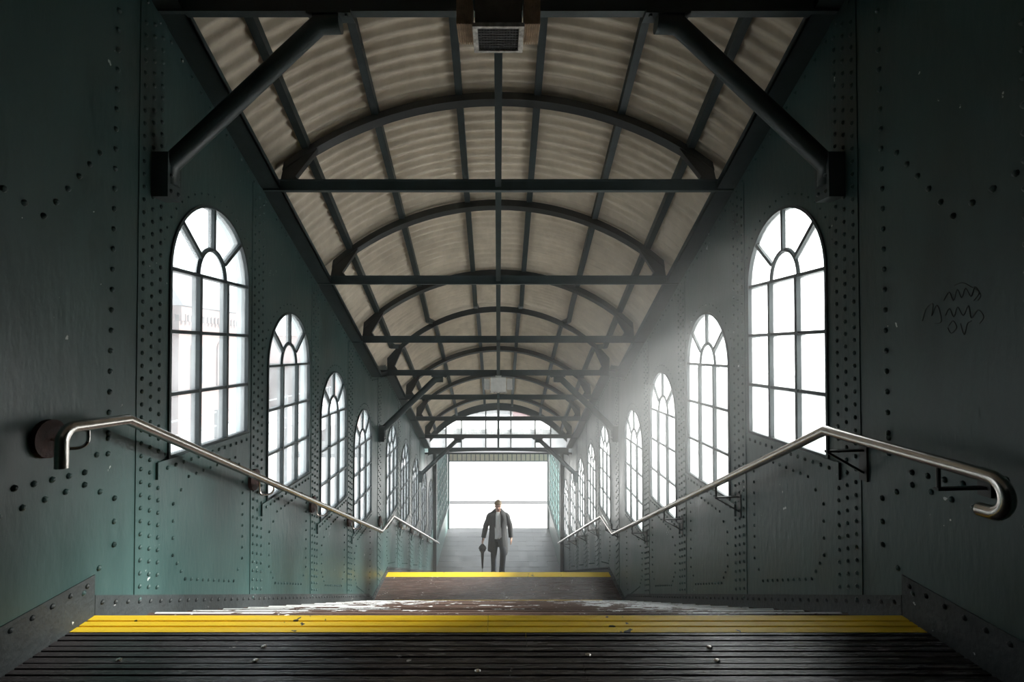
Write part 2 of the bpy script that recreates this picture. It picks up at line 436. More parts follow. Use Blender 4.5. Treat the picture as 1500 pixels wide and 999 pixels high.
# ------------------------------------------------------------------ roof
mb = MB(); NX = 36; pitch = 0.104
ylist = []
y = YB
while y < YG: ylist.append(y); y += pitch/8
ylist.append(YG)
sl = 0
for k, y in enumerate(ylist):
    a = 2*PI*(y/pitch)
    for j in range(NX+1):
        x = -2.03+2*2.03*j/NX
        mb.v.append(tuple(roof_pt(x, y, 0.165+0.026*math.sin(a))))
for k in range(len(ylist)-1):
    for j in range(NX):
        a = k*(NX+1)+j; mb.f.append((a, a+1, a+NX+2, a+NX+1)); mb.mi.append(0)
roof = mb.build('ceiling', M['sheet'], smooth=180)
md = roof.modifiers.new('thick', 'SOLIDIFY'); md.thickness = 0.006; md.offset = 1
tag(roof, 'barrel vault of tan corrugated metal sheets over the stairs', 'ceiling', kind='structure')

for j, x in enumerate((-1.70, -1.13, -0.37, 0.37, 1.13, 1.70)):
    mb = MB(); w = 0.032; h = 0.075
    pts = [(y, roof_pt(x, y, 0.075), roof_pt(x, y, 0.075+h)) for y in [YB+0.02+k*0.16 for k in range(int((YG-YB-0.04)/0.16)+1)]]
    vs = []; fs = []
    for (yy, p, q) in pts: vs += [p+Vector((-w, 0, 0)), p+Vector((w, 0, 0)), q+Vector((w, 0, 0)), q+Vector((-w, 0, 0))]
    for k in range(len(pts)-1):
        for e in range(4): fs.append((4*k+e, 4*k+(e+1) % 4, 4*k+4+(e+1) % 4, 4*k+4+e))
    fs += [(3, 2, 1, 0), tuple(4*(len(pts)-1)+e for e in range(4))]
    mb.add(vs, fs)
    nm = ['leftmost', 'second from the left', 'just left of the middle', 'just right of the middle', 'second from the right', 'rightmost'][j]
    tag(mb.build('purlin', M['steel']), 'long dark steel purlin under the corrugated roof, %s' % nm, 'roof beam', 'purlins under the corrugated roof')

TIES = [3.07, 4.45, 5.81, 7.18, 8.84, 10.55, 11.90, 13.30]
for i, ty in enumerate(TIES):
    z = tie_z(ty)
    mb = MB()
    # I-section: flanges and web
    hb = 0.095
    mb.box(-1.99, 1.99, ty-0.03, ty+0.03, z, z+0.014); mb.box(-1.99, 1.99, ty-0.03, ty+0.03, z+hb-0.014, z+hb)
    mb.box(-1.99, 1.99, ty-0.022, ty+0.016, z+0.014, z+hb-0.014)
    t = tag(mb.build('tie_beam', M['steel'], org=(0, ty, z)), 'horizontal dark steel tie beam across the vault, %s' %
            ('nearest the camera at the top edge' if i == 0 else ORD[i]+' from the camera'), 'beam', 'tie beams across the vault')
    # curved rib
    mb = MB(); n = 30; rd = 0.092; rw = 0.042
    vs = []; fs = []
    for k in range(n+1):
        x = -ARC_HALF+2*ARC_HALF*k/n
        th = lean(ty); off = Vector((0, math.cos(th), -math.sin(th)))*rw
        p = roof_pt(x, ty, 0.0); q = roof_pt(x, ty, rd)
        vs += [p-off, p+off, q+off, q-off]
    for k in range(n):
        for e in range(4): fs.append((4*k+e, 4*k+(e+1) % 4, 4*k+4+(e+1) % 4, 4*k+4+e))
    fs += [(3, 2, 1, 0), tuple(4*n+e for e in range(4))]
    mb.add(vs, fs)
    rib = empty('roof_rib', (0, ty, z), 'curved dark steel arch rib under the corrugated roof, %s' %
                ('nearest the camera' if i == 0 else ORD[i]+' from the camera'), 'roof beam', 'arch ribs of the vault')
    mb.build('arch', M['bracket'], rib, org=(0, ty, z))  # blacker than the ties: the shade on the ribs is put into the colour
    for sd in (-1, 1):
        g = MB(); th = lean(ty)
        poly = [(1.86, hb), (1.70, hb), (1.74, hb+0.06), (1.60, arc_h(1.60)+0.005), (1.86, arc_h(1.85)+0.06)]
        vs = []
        for tt in (-0.034, 0.034):
            for (xx, hh) in poly: vs.append((sd*xx, ty+tt+hh*math.sin(th), z+hh*math.cos(th)))
        m_ = len(poly)
        g.add(vs, [tuple(range(m_)), tuple(range(m_, 2*m_))[::-1]]+[(k, (k+1) % m_, m_+(k+1) % m_, m_+k) for k in range(m_)])
        g.build('foot_bracket', M['bracket'], rib, org=(0, ty, z))

# long bar down the middle, between the ties
mb = MB()
ys = [1.5, 2.2, 8.33, 9.30, YG]
for a, b in zip(ys[:-1], ys[1:]):
    P = [(xx, yy, tie_z(yy)+zz) for yy in (a, b) for xx in (-0.026, 0.026) for zz in (0.02, 0.075)]
    mb.add(P, [(0, 1, 3, 2), (4, 6, 7, 5), (0, 4, 5, 1), (2, 3, 7, 6), (0, 2, 6, 4), (1, 5, 7, 3)])
tag(mb.build('ridge_bar', M['steel']), 'long dark steel bar down the middle of the vault linking the tie beams', 'beam')

# knee braces at the three main frames
for i, ty in ((0, TIES[0]), (4, TIES[4]), (7, TIES[7])):
    z = tie_z(ty)
    for sd in (-1, 1):
        b = empty('knee_brace', (sd*1.95, ty, z-0.95), 'slanting dark steel strut from the %s wall up to the %s tie beam' %
                  ('left' if sd < 0 else 'right', ORD[i]), 'strut', 'knee braces under the tie beams')
        org = (sd*1.95, ty, z-0.95)
        m = MB()
        xf = 1.935
        m.tube([(sd*xf, ty, z-1.02), (sd*xf, ty, z-0.90), (sd*1.06, ty, z-0.065), (sd*0.93, ty, z-0.058)], 0.055, 16)
        m.build('shaft', M['steel'], b, org=org, smooth=50)
        m = MB(); m.box(min(sd*1.90, sd*2.0), max(sd*1.90, sd*2.0), ty-0.065, ty+0.065, z-1.10, z-0.84)
        for dz in (-1.06, -0.97, -0.88):
            m.rivet(sd*1.90, ty-0.035, z+dz, -sd, 0.014); m.rivet(sd*1.90, ty+0.035, z+dz, -sd, 0.014)
        m.build('wall_plate', M['steel'], b, org=org)
        m = MB(); m.box(min(sd*0.86, sd*1.12), max(sd*0.86, sd*1.12), ty-0.05, ty+0.05, z-0.022, z)
        for dx in (0.89, 0.95, 1.08):
            m.lathe([(0.012, z-0.035), (0.012, z-0.022)], sd*dx, ty-0.03, 6)
        m.build('head_plate', M['steel'], b, org=org)

# ------------------------------------------------------------------ lamps under the main frames
def lamp(ty, z, pale, label):
    y0, y1 = ty-0.31, ty-0.075
    org = (0, ty-0.19, z)
    r = empty('ceiling_lamp', org, label, 'lamp', 'lamps under the tie beams')
    bod = M['lamppale'] if pale else M['lampbody']
    m = MB()
    # hopper shaped housing, wider towards the lens
    m.prism([(y0+0.004, z+0.012), (y1-0.004, z+0.012), (y1-0.03, z+0.24), (y0+0.05, z+0.24)], 'x', -0.125, 0.125)
    m.build('housing', bod, r, org=org)
    m = MB(); t = 0.013
    m.box(-0.138, 0.138, y0-0.006, y0+t, z-0.008, z+0.014); m.box(-0.138, 0.138, y1-t, y1+0.006, z-0.008, z+0.014)
    m.box(-0.138, -0.138+2*t, y0+t, y1-t, z-0.008, z+0.014); m.box(0.138-2*t, 0.138, y0+t, y1-t, z-0.008, z+0.014)
    m.build('lens_frame', M['lampframe'], r, org=org)
    m = MB(); m.box(-0.112, 0.112, y0+0.012, y1-0.012, z+0.004, z+0.011)
    for k in range(15): m.box(-0.11+k*0.0157-0.002, -0.11+k*0.0157+0.002, y0+0.013, y1-0.013, z-0.001, z+0.005)
    for k in range(9): m.box(-0.11, 0.11, y0+0.02+k*0.024-0.0015, y0+0.02+k*0.024+0.0015, z-0.001, z+0.005)
    m.build('grille', M['lamppale'] if pale else M['lampgrille'], r, org=org)
    for sd in (-1, 1):
        m = MB()
        x0, x1 = (0.142, 0.228)
        a, b = (sd*x0, sd*x1)
        m.box(min(a, b), max(a, b), y0+0.06, y1, z+0.05, z+0.22)
        for k in range(7):
            xx = sd*(x0+0.006+k*0.0123)
            m.box(xx-0.0035, xx+0.0035, y0+0.052, y1+0.004, z+0.040, z+0.215)
        m.build('side_fins', M['lamppale'] if pale else M['lampfin'], r, org=org)
    m = MB(); m.box(-0.05, 0.05, y0+0.08, ty+0.02, z+0.235, tie_z(ty)+0.002); m.build('mount', bod, r, org=org)
lamp(TIES[0], tie_z(TIES[0])-0.262, False, 'boxy brown floodlight with a dark square grille under the nearest tie beam')
lamp(TIES[4], tie_z(TIES[4])-0.262, True, 'small pale box lamp under the fifth tie beam, above the middle landing')

# ------------------------------------------------------------------ floors and stairs
def grooved(mb, x0, x1, y0, y1, z, depth=0.009, pitch=0.0415, thick=0.05, gw=0.009, mi=0):
    """ribbed board: grooves run across the hall"""
    prof = [(y0, z-thick), (y0, z)]
    y = y0+pitch
    while y < y1-0.012:
        prof += [(y-gw/2-0.002, z), (y-gw/2, z-depth), (y+gw/2, z-depth), (y+gw/2+0.002, z)]; y += pitch
    prof += [(y1, z), (y1, z-thick)]
    mb.prism(prof, 'x', x0, x1, mi)
mb = MB(); mb.box(-W, W, YB, 1.6, -0.25, 0.0); 
ys = [1.589+k*0.1268 for k in range(8)]
ys[-1] = Y1-0.155
for a, b in zip(ys[:-1], ys[1:]): 
    cut = 0.18+0.21*math.sin(a*40)
    grooved(mb, -W, cut-0.001, a+0.004, b-0.004, 0.0); grooved(mb, cut+0.001, W, a+0.004, b-0.004, 0.0)
mb.box(-W, W, 1.6, Y1-0.155, -0.25, -0.05)
fl = tag(mb.build('floor', M['deck']), 'wet black ribbed timber boards of the top landing', 'floor', kind='structure')
for (px, py) in ((390, 943), (378, 963), (1036, 944), (1047, 963), (700, 978), (860, 955), (180, 962)):
    d = 770*EYE/(py-513.0); xx = (px-730)*d/770
    s = MB(); s.lathe([(0.013, 0.0005), (0.013, 0.003), (0.008, 0.006), (0.002, 0.0065)], 0, 0, 12)
    so = s.build('screw_head', M['inox'], fl); so.location = (xx, d, 0.0)
mb = MB(); grooved(mb, -W, -0.051, Y1-0.153, Y1, 0.0, depth=0.007, pitch=0.05, thick=0.05); grooved(mb, -0.049, W, Y1-0.153, Y1, 0.0, depth=0.007, pitch=0.05, thick=0.05)
ys_ = tag(mb.build('warning_strip', M['yellow'], org=(0, Y1-0.08, -0.05)), 'broad yellow painted ribbed board along the edge of the top landing', 'stair edge')

def flight(y0, z0, g, n, label, last_yellow):
    root = empty('stair_flight', (0, y0, z0), label, 'stairs')
    m = MB(); m.box(-1.965, 1.965, y0-0.03, y0, z0-RISE, z0-0.05); m.build('riser', M['tread'], root, org=(0, y0, z0))
    for k in range(1, n+1):
        y1 = y0+k*g; z = z0-k*RISE
        m = MB(); grooved(m, -1.965, 1.965, y1-g+0.002, y1, z, depth=0.005, pitch=0.046, thick=0.04, gw=0.008)
        m.box(-1.965, 1.965, y1-0.045, y1-0.015, z-RISE, z-0.04)
        t = m.build('tread', M['tread'], root, org=(0, y0, z0))
        if not (k == n and last_yellow):
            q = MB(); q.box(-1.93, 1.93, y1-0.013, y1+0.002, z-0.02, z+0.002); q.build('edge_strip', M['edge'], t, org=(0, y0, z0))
        if k == n and last_yellow:
            q = MB(); q.box(-1.6, 1.6, y1-0.05, y1+0.003, z-0.03, z+0.003); s = q.build('nosing_strip', M['yellow'], t, org=(0, y0, z0)); s['label'] = 'yellow painted nosing'
    return root
flight(Y1, 0.0, G1, 15, 'upper flight of worn brown timber steps going down from the top landing', True)
flight(YM1, ZM, G2, 17, 'lower flight of timber steps beyond the middle landing, under the man', False)
mb = MB()
for a, b in ((YM0-0.02, 8.70), (8.703, 9.10), (9.103, YM1-0.20)): mb.box(-W, 0.1-0.001, a, b, ZM-0.05, ZM); mb.box(0.1+0.001, W, a, b, ZM-0.05, ZM)
mb.box(-W, W, YM0-0.02, YM1-0.03, ZM-0.2, ZM-0.052)
tag(mb.build('floor_middle', M['tread']), 'smooth dark brown boards of the middle landing', 'floor', kind='structure')
mb = MB(); mb.box(-W, W, YM1-0.198, YM1, ZM-0.05, ZM+0.001)
tag(mb.build('warning_strip', M['yellow'], org=(0, YM1-0.06, ZM-0.05)), 'thin yellow painted board along the edge of the middle landing, before the man', 'stair edge')

# lower floor of grey blocks
mb = MB()
bw, bd = 0.62, 0.46
row = 0; y = YF
mb.box(-W-0.1, W+0.1, YF-0.02, YX, ZF-0.25, ZF-0.012)
while y < YX-0.01:
    yb = min(y+bd, YX); x = -W-0.1-(0.31 if row % 2 else 0)
    while x < W+0.1:
        a = max(x, -W-0.1); b = min(x+bw, W+0.1)
        if b-a > 0.03: mb.box(a+0.004, b-0.004, y+0.004, yb-0.004, ZF-0.03, ZF+random.uniform(-0.002, 0.002))
        x += bw
    y += bd; row += 1
tag(mb.build('floor_lower', M['paver']), 'grey block paving of the lower hall at the foot of the stairs', 'floor', kind='structure')

# ------------------------------------------------------------------ end of the hall: gable, lobby, way out
g = empty('glazed_gable', (0, YG, tie_z(YG)), 'glazed arched gable with slim bars closing the far end of the vault', 'window')
org = (0, YG, tie_z(YG)); zt = tie_z(YG)
m = MB(); n = 30; vs = []; fs = []
for k in range(n+1):
    x = -ARC_HALF+2*ARC_HALF*k/n
    for yy in (YG-0.02, YG+0.06):
        vs += [(x, yy, zt+arc_h(x)-0.03), (x, yy, zt+arc_h(x)+0.17)]
for k in range(n):
    a = 4*k; fs += [(a, a+1, a+5, a+4), (a+2, a+6, a+7, a+3), (a, a+4, a+6, a+2), (a+1, a+3, a+7, a+5)]
fs += [(0, 2, 3, 1), (4*n, 4*n+1, 4*n+3, 4*n+2)]
m.add(vs, fs); m.build('arch', M['steel'], g, org=org)
m = MB(); low = [(1.9*math.cos(PI*k/16), -0.03+0.13*math.sin(PI*k/16)-0.16) for k in range(17)]
m.prism([(1.9, zt+0.03), ]+[(a, zt+b) for a, b in low]+[(-1.9, zt+0.03)], 'y', YG-0.03, YG+0.05)
m.build('bottom_beam', M['steel'], g, org=org)
for x in (-1.42, -1.0, -0.34, 0.34, 1.0, 1.42):
    m = MB(); m.box(x-0.014, x+0.014, YG, YG+0.04, zt+0.0, zt+arc_h(x)-0.01); m.build('mullion', M['steel'], g, org=org)
m = MB(); m.prism([(1.84, zt+0.03)]+[(1.84*math.cos(PI*k/20), zt+arc_h(1.84*math.cos(PI*k/20))-0.02) for k in range(21)]+[(-1.84, zt+0.03)], 'y', YG+0.015, YG+0.019)
m.build('glass_pane', M['glass'], g, org=org)

mb = MB(); mb.prism([(YG+0.055, lob_z(YG)), (YX+0.05, lob_z(YX)), (YX+0.05, lob_z(YX)+0.05), (YG+0.055, lob_z(YG)+0.05)], 'x', -2.12, 2.12)
tag(mb.build('roof_lower', M['slate']), 'low sloping grey roof over the lower hall, just beyond the gable', 'roof', kind='structure')
mb = MB()
for k in range(22):
    x = -1.98+k*0.18; mb.box(x+0.015, x+0.165, YX-0.03, YX, EYE-4.37, lob_z(YX)-0.005)
mb.box(-1.98, 1.98, YX-0.012, YX+0.02, EYE-4.37, lob_z(YX)-0.005, 1)
tag(mb.build('trim_7', [M['tan'], M['lampbody']]), 'tan vertical boards of the fascia over the bright way out', 'fascia', kind='structure')
mb = MB(); mb.box(-2.0, -1.93, YX-0.08, YX+0.06, ZF, lob_z(YX)-0.01); mb.box(1.93, 2.0, YX-0.08, YX+0.06, ZF, lob_z(YX)-0.01); mb.box(-1.93, 1.93, YX-0.02, YX+0.06, EYE-4.41, EYE-4.37)
tag(mb.build('door_1', M['screen']), 'dark posts and head beam framing the bright way out at the far end', 'doorway', kind='structure')
for side, nm in ((-1, 'left'), (1, 'right')):
    r = empty('side_screen', (side*2.0, YE+0.02, ZF), 'glazed green screen on a low solid wall beside the way out, %s side' % nm, 'screen', 'glazed screens of the lower hall')
    org = (side*2.0, YE+0.02, ZF)
    x0, x1 = sorted((side*2.0, side*2.07))
    m = MB(); m.box(x0, x1, YE+0.02, YX-0.08, ZF, EYE-6.18); m.build('low_wall', M['screen'], r, org=org)
    m = MB(); xa, xb = sorted((side*1.95, side*2.08)); m.box(xa, xb, YE+0.02, YX-0.08, EYE-6.18, EYE-6.10); m.build('sill_rail', M['steel'], r, org=org)
    for k in range(9):
        m = MB(); yy = YE+0.05+k*(YX-YE-0.2)/8; m.box(x0, x1, yy-0.025, yy+0.025, EYE-6.10, lob_z(yy)-0.01); m.build('mullion', M['screen'], r, org=org)
    for k in range(6):
        m = MB(); z = EYE-6.10+k*0.34+0.3; m.box(x0+0.01, x1-0.01, YE+0.04, YX-0.1, z-0.014, z+0.014); m.build('transom', M['screen'], r, org=org)
    m = MB(); xm = side*2.035; m.box(xm-0.003, xm+0.003, YE+0.05, YX-0.1, EYE-6.08, lob_z(YX)-0.03); m.build('glass_pane', M['mesh'], r, org=org)
# dark post where the walls stop
for side in (-1, 1):
    mb = MB(); a, b = sorted((side*1.90, side*2.0)); mb.box(a, b, YE-0.12, YE+0.02, ZF, lob_z(YE))
    tag(mb.build('trim_'+('8' if side < 0 else '9'), M['steel']), 'dark steel post where the riveted %s wall ends' % ('left' if side < 0 else 'right'), 'post', kind='structure')

# ------------------------------------------------------------------ handrails
def fillet(pts, rads, n=7):
    pts = [Vector(p) for p in pts]; out = [pts[0]]
    for i in range(1, len(pts)-1):
        r = rads[i-1]
        if r <= 0: out.append(pts[i]); continue
        a = (pts[i-1]-pts[i]).normalized(); b = (pts[i+1]-pts[i]).normalized()
        ang = a.angle(b); d = r/math.tan(ang/2)
        p = pts[i]+a*d; q = pts[i]+b*d
        c = pts[i]+(a+b).normalized()*(r/math.sin(ang/2))
        u = p-c; v = q-c; tot = u.angle(v); ax = u.cross(v).normalized()
        for k in range(n+1): out.append(c+Matrix.Rotation(tot*k/n, 3, ax) @ u)
    out.append(pts[-1]); return out
XL, XR, PR = -1.85, 1.80, 0.026
def zH(h): return EYE-h
left = fillet([(XL, 2.235, zH(0.50)), (XL, 2.235, zH(0.333)), (XL, 2.63, zH(0.345)), (XL, 8.38, zH(2.87)), (XL, 9.28, zH(2.915)), (XL, 16.4, zH(5.98))], [0.06, 0, 0, 0, 0])
hk = [(XR, 1.935+0.0-0.066*math.sin(a), zH(0.462+0.066-0.066*math.cos(a))) for a in [PI-k*PI/12 for k in range(13)]]
right = hk[:-1]+[(XR, 1.96, zH(0.4615)), (XR, 2.90, zH(0.441)), (XR, 8.30, zH(2.885)), (XR, 9.24, zH(2.905)), (XR, 15.9, zH(5.80))]
right[0] = (XR, 1.975, right[0][2]-0.0)
def rail_z(path, y):
    best = None
    for a, b in zip(path[:-1], path[1:]):
        a = Vector(a); b = Vector(b)
        if b.y > a.y and a.y <= y <= b.y: best = a.z+(b.z-a.z)*(y-a.y)/(b.y-a.y)
    return best
for path, x, nm, label in ((left, XL, 'left', 'polished steel handrail on the left wall, its end turned straight down'),
                           (right, XR, 'right', 'polished steel handrail on the right wall, its end curled into a hook')):
    side = -1 if x < 0 else 1
    org = (x, 2.6, 0.0)
    r = empty('handrail', org, label, 'handrail')
    m = MB(); m.tube(path, PR, 16); m.build('rail', M['inox'], r, org=org, smooth=40)
    xs = side*W
    spots = ([2.33, 4.30, 5.66, 7.05, 8.86, 10.65, 12.05, 13.47, 14.9] if side < 0 else [2.16, 2.88, 4.37, 5.74, 7.11, 8.86, 10.6, 12.0, 13.45, 14.8])
    for i, by in enumerate(spots):
        z = rail_z(path, by)
        xw = xs-side*0.012
        if side < 0:         # rose plate on the wall and a rod that dips under the rail
            m = MB()
            zc = z+(0.025 if i else -0.055)
            rr = 0.085
            pl = [(by+rr*math.cos(2*PI*k/20), zc+rr*math.sin(2*PI*k/20)) for k in range(20)]
            m.prism(pl, 'x', xs, xs+0.026)
            b = m.build('bracket', M['rust'], r, org=org); b['label'] = 'round rusty red wall plate with a bent rod'
            m = MB()
            m.tube(fillet([(xs+0.02, by, zc), (xs+0.055, by, zc-0.01), (xs+0.06, by-0.0, z-0.10), (x, by+0.05, z-0.105), (x, by+0.05, rail_z(path, by+0.05)-PR*0.6)], [0.02, 0.035, 0.04], 5), 0.0075, 8)
            m.build('rod', M['inox'], b, org=org)
        else:
            m = MB()
            flat = i == 0
            m.tube([(x, by, z-PR*0.7), (x, by, z-0.105)], 0.0085, 8)
            p0 = (x-0.012, by, z-0.11)
            m.bar(p0, (xw, by, z-0.105), 0.028, 0.011)
            if not flat:
                m.bar((x-0.01, by, z-0.112), (xw, by+0.0, z-0.225), 0.026, 0.011)
                m.box(min(xw, xs), max(xw, xs)-0.0, by-0.03, by+0.03, z-0.27, z-0.08)
            else:
                m.box(min(xs-0.014, xs), max(xs-0.014, xs), by-0.03, by+0.03, z-0.14, z-0.07)
            m.build('bracket', M['bracket'], r, org=org)
# low flat plate: scratched scribble on the right wall
mb = MB(); rnd = random.Random(3)
def wallpt(px, py):          # a spot on the right wall
    d = W*770/(px-730.0); return d, EYE-(py-513.0)*d/770
for (pts) in ([(1352, 470), (1358, 452), (1368, 445), (1366, 462), (1374, 447), (1380, 470), (1370, 474)],
              [(1384, 440), (1392, 428), (1398, 440), (1404, 424), (1410, 436), (1416, 422), (1424, 434), (1430, 420), (1438, 432), (1434, 440)],
              [(1386, 462), (1392, 452), (1398, 464), (1404, 450), (1412, 462), (1420, 448), (1424, 466), (1434, 454), (1442, 464), (1436, 474)],
              [(1390, 478), (1397, 470), (1402, 480), (1394, 488), (1389, 480)], [(1408, 474), (1413, 490), (1418, 474), (1424, 470)],
              [(1400, 418), (1412, 414), (1424, 420), (1436, 428), (1428, 440)]):
    P = [Vector((0, *wallpt(*p))) for p in pts]; S_ = []
    for i in range(len(P)-1):
        a = P[max(0, i-1)]; b = P[i]; c = P[i+1]; d = P[min(len(P)-1, i+2)]
        for k in range(5):
            t = k/5; S_.append(0.5*((2*b)+(c-a)*t+(2*a-5*b+4*c-d)*t*t+(3*b-a-3*c+d)*t**3))
    S_.append(P[-1])
    mb.tube([(W-0.0015, q.y, q.z) for q in S_], 0.0016, 5)
tag(mb.build('graffiti_scrawl', M['graffiti']), 'faint dark scribble of looping scratched lines on the right wall', 'graffiti')

# ------------------------------------------------------------------ the man
PX, PY, PZ = -0.005, 12.22, ZM-7*RISE
def skin_body():
    V = []; E = []; R = []
    def v(p, r, par=None):
        V.append(p); R.append(r); i = len(V)-1
        if par is not None: E.append((par, i))
        return i
    pel = v((0, 0.01, 0.95), (0.125, 0.085))
    a = v((0, 0.01, 1.10), (0.135, 0.095), pel); a = v((0, 0.015, 1.28), (0.16, 0.11), a); ch = v((0, 0.01, 1.40), (0.12, 0.085), a)
    nk = v((0, -0.02, 1.475), (0.055, 0.055), ch); nk2 = v((0, -0.05, 1.525), (0.052, 0.054), nk)
    jaw = v((0, -0.092, 1.555), (0.060, 0.074), nk2); hd = v((0, -0.10, 1.62), (0.076, 0.092), jaw); tp = v((0, -0.092, 1.69), (0.060, 0.074), hd)
    v((0, -0.205, 1.585), (0.012, 0.012), v((0, -0.17, 1.595), (0.022, 0.022), hd))
    for s in (-1, 1): v((s*0.082, -0.085, 1.60), (0.012, 0.022), v((s*0.062, -0.088, 1.605), (0.02, 0.026), hd))
    for s, kn, an, to in ((-1, (-0.10, -0.03, 0.49), (-0.10, 0.03, 0.09), (-0.112, -0.11, 0.030)), (1, (0.115, -0.355, 0.685), (0.085, -0.37, 0.265), (0.096, -0.49, 0.199))):
        h = v((s*0.092, 0, 0.88), (0.070, 0.078), pel); m_ = v(tuple((Vector(V[h])+Vector(kn))/2), (0.066, 0.070), h)
        k = v(kn, (0.056, 0.058), m_); c = v(tuple(Vector(kn)*0.6+Vector(an)*0.4), (0.052, 0.056), k); an_ = v(an, (0.032, 0.034), c); v(to, (0.022, 0.018), an_)
    for s, el, wr in ((-1, (-0.275, 0.03, 1.13), (-0.335, -0.03, 0.885)), (1, (0.265, 0.04, 1.13), (0.295, -0.01, 0.885))):
        sh = v((s*0.150, 0.01, 1.375), (0.046, 0.046), ch); e = v(el, (0.042, 0.042), sh); w = v(wr, (0.027, 0.024), e)
        d = (Vector(wr)-Vector(el)).normalized()
        pm = Vector(wr)+d*0.055; p = v(tuple(pm), (0.020, 0.034), w)
        if s < 0:           # fingers closed round the umbrella's handle
            gx, gy, gz = -0.36, -0.06, 0.80
            for k, (dz, rr) in enumerate(((0.018, 1), (0.0, 1.05), (-0.018, 1), (-0.036, 0.85))):
                b = v((pm.x-0.012, pm.y-0.012, gz+dz), (0.010, 0.010), p)
                b = v((gx-0.018, gy-0.020, gz+dz), (0.009, 0.009), b); b = v((gx+0.012, gy-0.024, gz+dz-0.002), (0.0085, 0.0085), b)
                v((gx+0.022, gy-0.004, gz+dz-0.003), (0.0075, 0.0075), b)
            t = v((pm.x+0.028, pm.y-0.018, pm.z+0.006), (0.011, 0.011), p); v((gx+0.012, gy-0.028, gz+0.028), (0.009, 0.009), t)
        else:
            for k, (dy, ln) in enumerate(((-0.030, 0.070), (-0.010, 0.082), (0.010, 0.076), (0.028, 0.058))):
                b = v((pm.x+d.x*0.04, pm.y+dy, pm.z-0.045), (0.0095, 0.0095), p)
                b = v((pm.x+d.x*0.05-0.004, pm.y+dy*1.05, pm.z-0.045-ln*0.5), (0.0085, 0.0085), b)
                v((pm.x+d.x*0.05-0.024, pm.y+dy*1.05-0.006, pm.z-0.045-ln*0.95), (0.0075, 0.0075), b)
            t = v((pm.x-0.014, pm.y-0.042, pm.z-0.010), (0.011, 0.011), p); v((pm.x-0.020, pm.y-0.058, pm.z-0.052), (0.009, 0.009), t)
    me = bpy.data.meshes.new('person'); me.from_pydata(V, E, [])
    ob = bpy.data.objects.new('person', me); C.objects.link(ob)
    md = ob.modifiers.new('skin', 'SKIN'); md.use_smooth_shade = True
    sk = me.skin_vertices[0].data if len(me.skin_vertices) else None
    if sk is None:
        bpy.context.view_layer.objects.active = ob
        bm = bmesh.new(); bm.from_mesh(me); bm.verts.layers.skin.verify(); bm.to_mesh(me); bm.free()
        sk = me.skin_vertices[0].data
    for i, r in enumerate(R): sk[i].radius = r; sk[i].use_root = (i == 0)
    ss = ob.modifiers.new('sub', 'SUBSURF'); ss.levels = 1; ss.render_levels = 2
    # freeze
    dg = bpy.context.evaluated_depsgraph_get(); ev = ob.evaluated_get(dg)
    fm = bpy.data.meshes.new_from_object(ev); ob.modifiers.clear(); ob.data = fm
    fm.materials.append(M['skin'])
    for p in fm.polygons: p.use_smooth = True
    return ob
man = skin_body(); man.location = (PX, PY, PZ)
tag(man, 'man in a long open charcoal overcoat, head bowed, walking up the stairs with an umbrella', 'person')
def shell(rings, mb, seg=40, open_fn=None, drape=0.0):
    """rings: (z, cx, cy, rx, ry); open_fn(z) -> (left, right) half angles of the gap about -y"""
    vs = []; fs = []
    for (z, cx, cy, rx, ry) in rings:
        if open_fn: l, r = open_fn(z)
        for j in range(seg+1):
            if open_fn: a = -PI/2+r+(2*PI-l-r)*j/seg
            else: a = -PI/2+2*PI*j/seg
            ca, sa = math.cos(a), math.sin(a)
            p = 2.4; k = (abs(ca)**p+abs(sa)**p)**(-1/p)
            fold = 1+0.02*math.sin(a*7+z*3)*max(0, (1.0-z))
            dr = drape*max(0, min(1, (1.02-z)/0.26))*max(0, min(1, ca*3.0+0.15))*max(0, min(1, -sa*1.6+0.1))
            vs.append((cx+rx*k*ca*fold, cy+ry*k*sa*fold-dr, z))
    n = len(rings)
    for i in range(n-1):
        for j in range(seg): fs.append((i*(seg+1)+j, i*(seg+1)+j+1, (i+1)*(seg+1)+j+1, (i+1)*(seg+1)+j))
    mb.add(vs, fs)
def solid(o, t):
    md = o.modifiers.new('thick', 'SOLIDIFY'); md.thickness = t; md.offset = 0
    md = o.modifiers.new('sub', 'SUBSURF'); md.levels = 1; md.render_levels = 1
mb = MB()
def gap(z):
    if z > 1.0: g = 0.30+0.12*(1.45-z)/0.45; return g*1.0, g*0.95
    t = (1.0-z)/0.45
    return 0.34+0.05*t, 0.36+0.16*t
coat_r = [(1.515, 0, 0.03, 0.080, 0.070), (1.485, 0, 0.025, 0.105, 0.085), (1.46, 0, 0.02, 0.135, 0.10), (1.425, 0, 0.015, 0.178, 0.122), (1.36, 0, 0.01, 0.200, 0.142),
          (1.22, 0, 0.01, 0.205, 0.148), (1.08, 0, 0.01, 0.195, 0.145), (0.95, 0.0, 0.005, 0.203, 0.150), (0.80, -0.003, 0, 0.217, 0.162), (0.68, -0.005, 0, 0.225, 0.17), (0.575, -0.008, 0, 0.232, 0.176)]
shell(coat_r, mb, 44, gap, 0.215)
co = mb.build('coat', M['coat'], man, smooth=60); solid(co, 0.014); co['label'] = 'long charcoal overcoat worn open'
mb = MB()
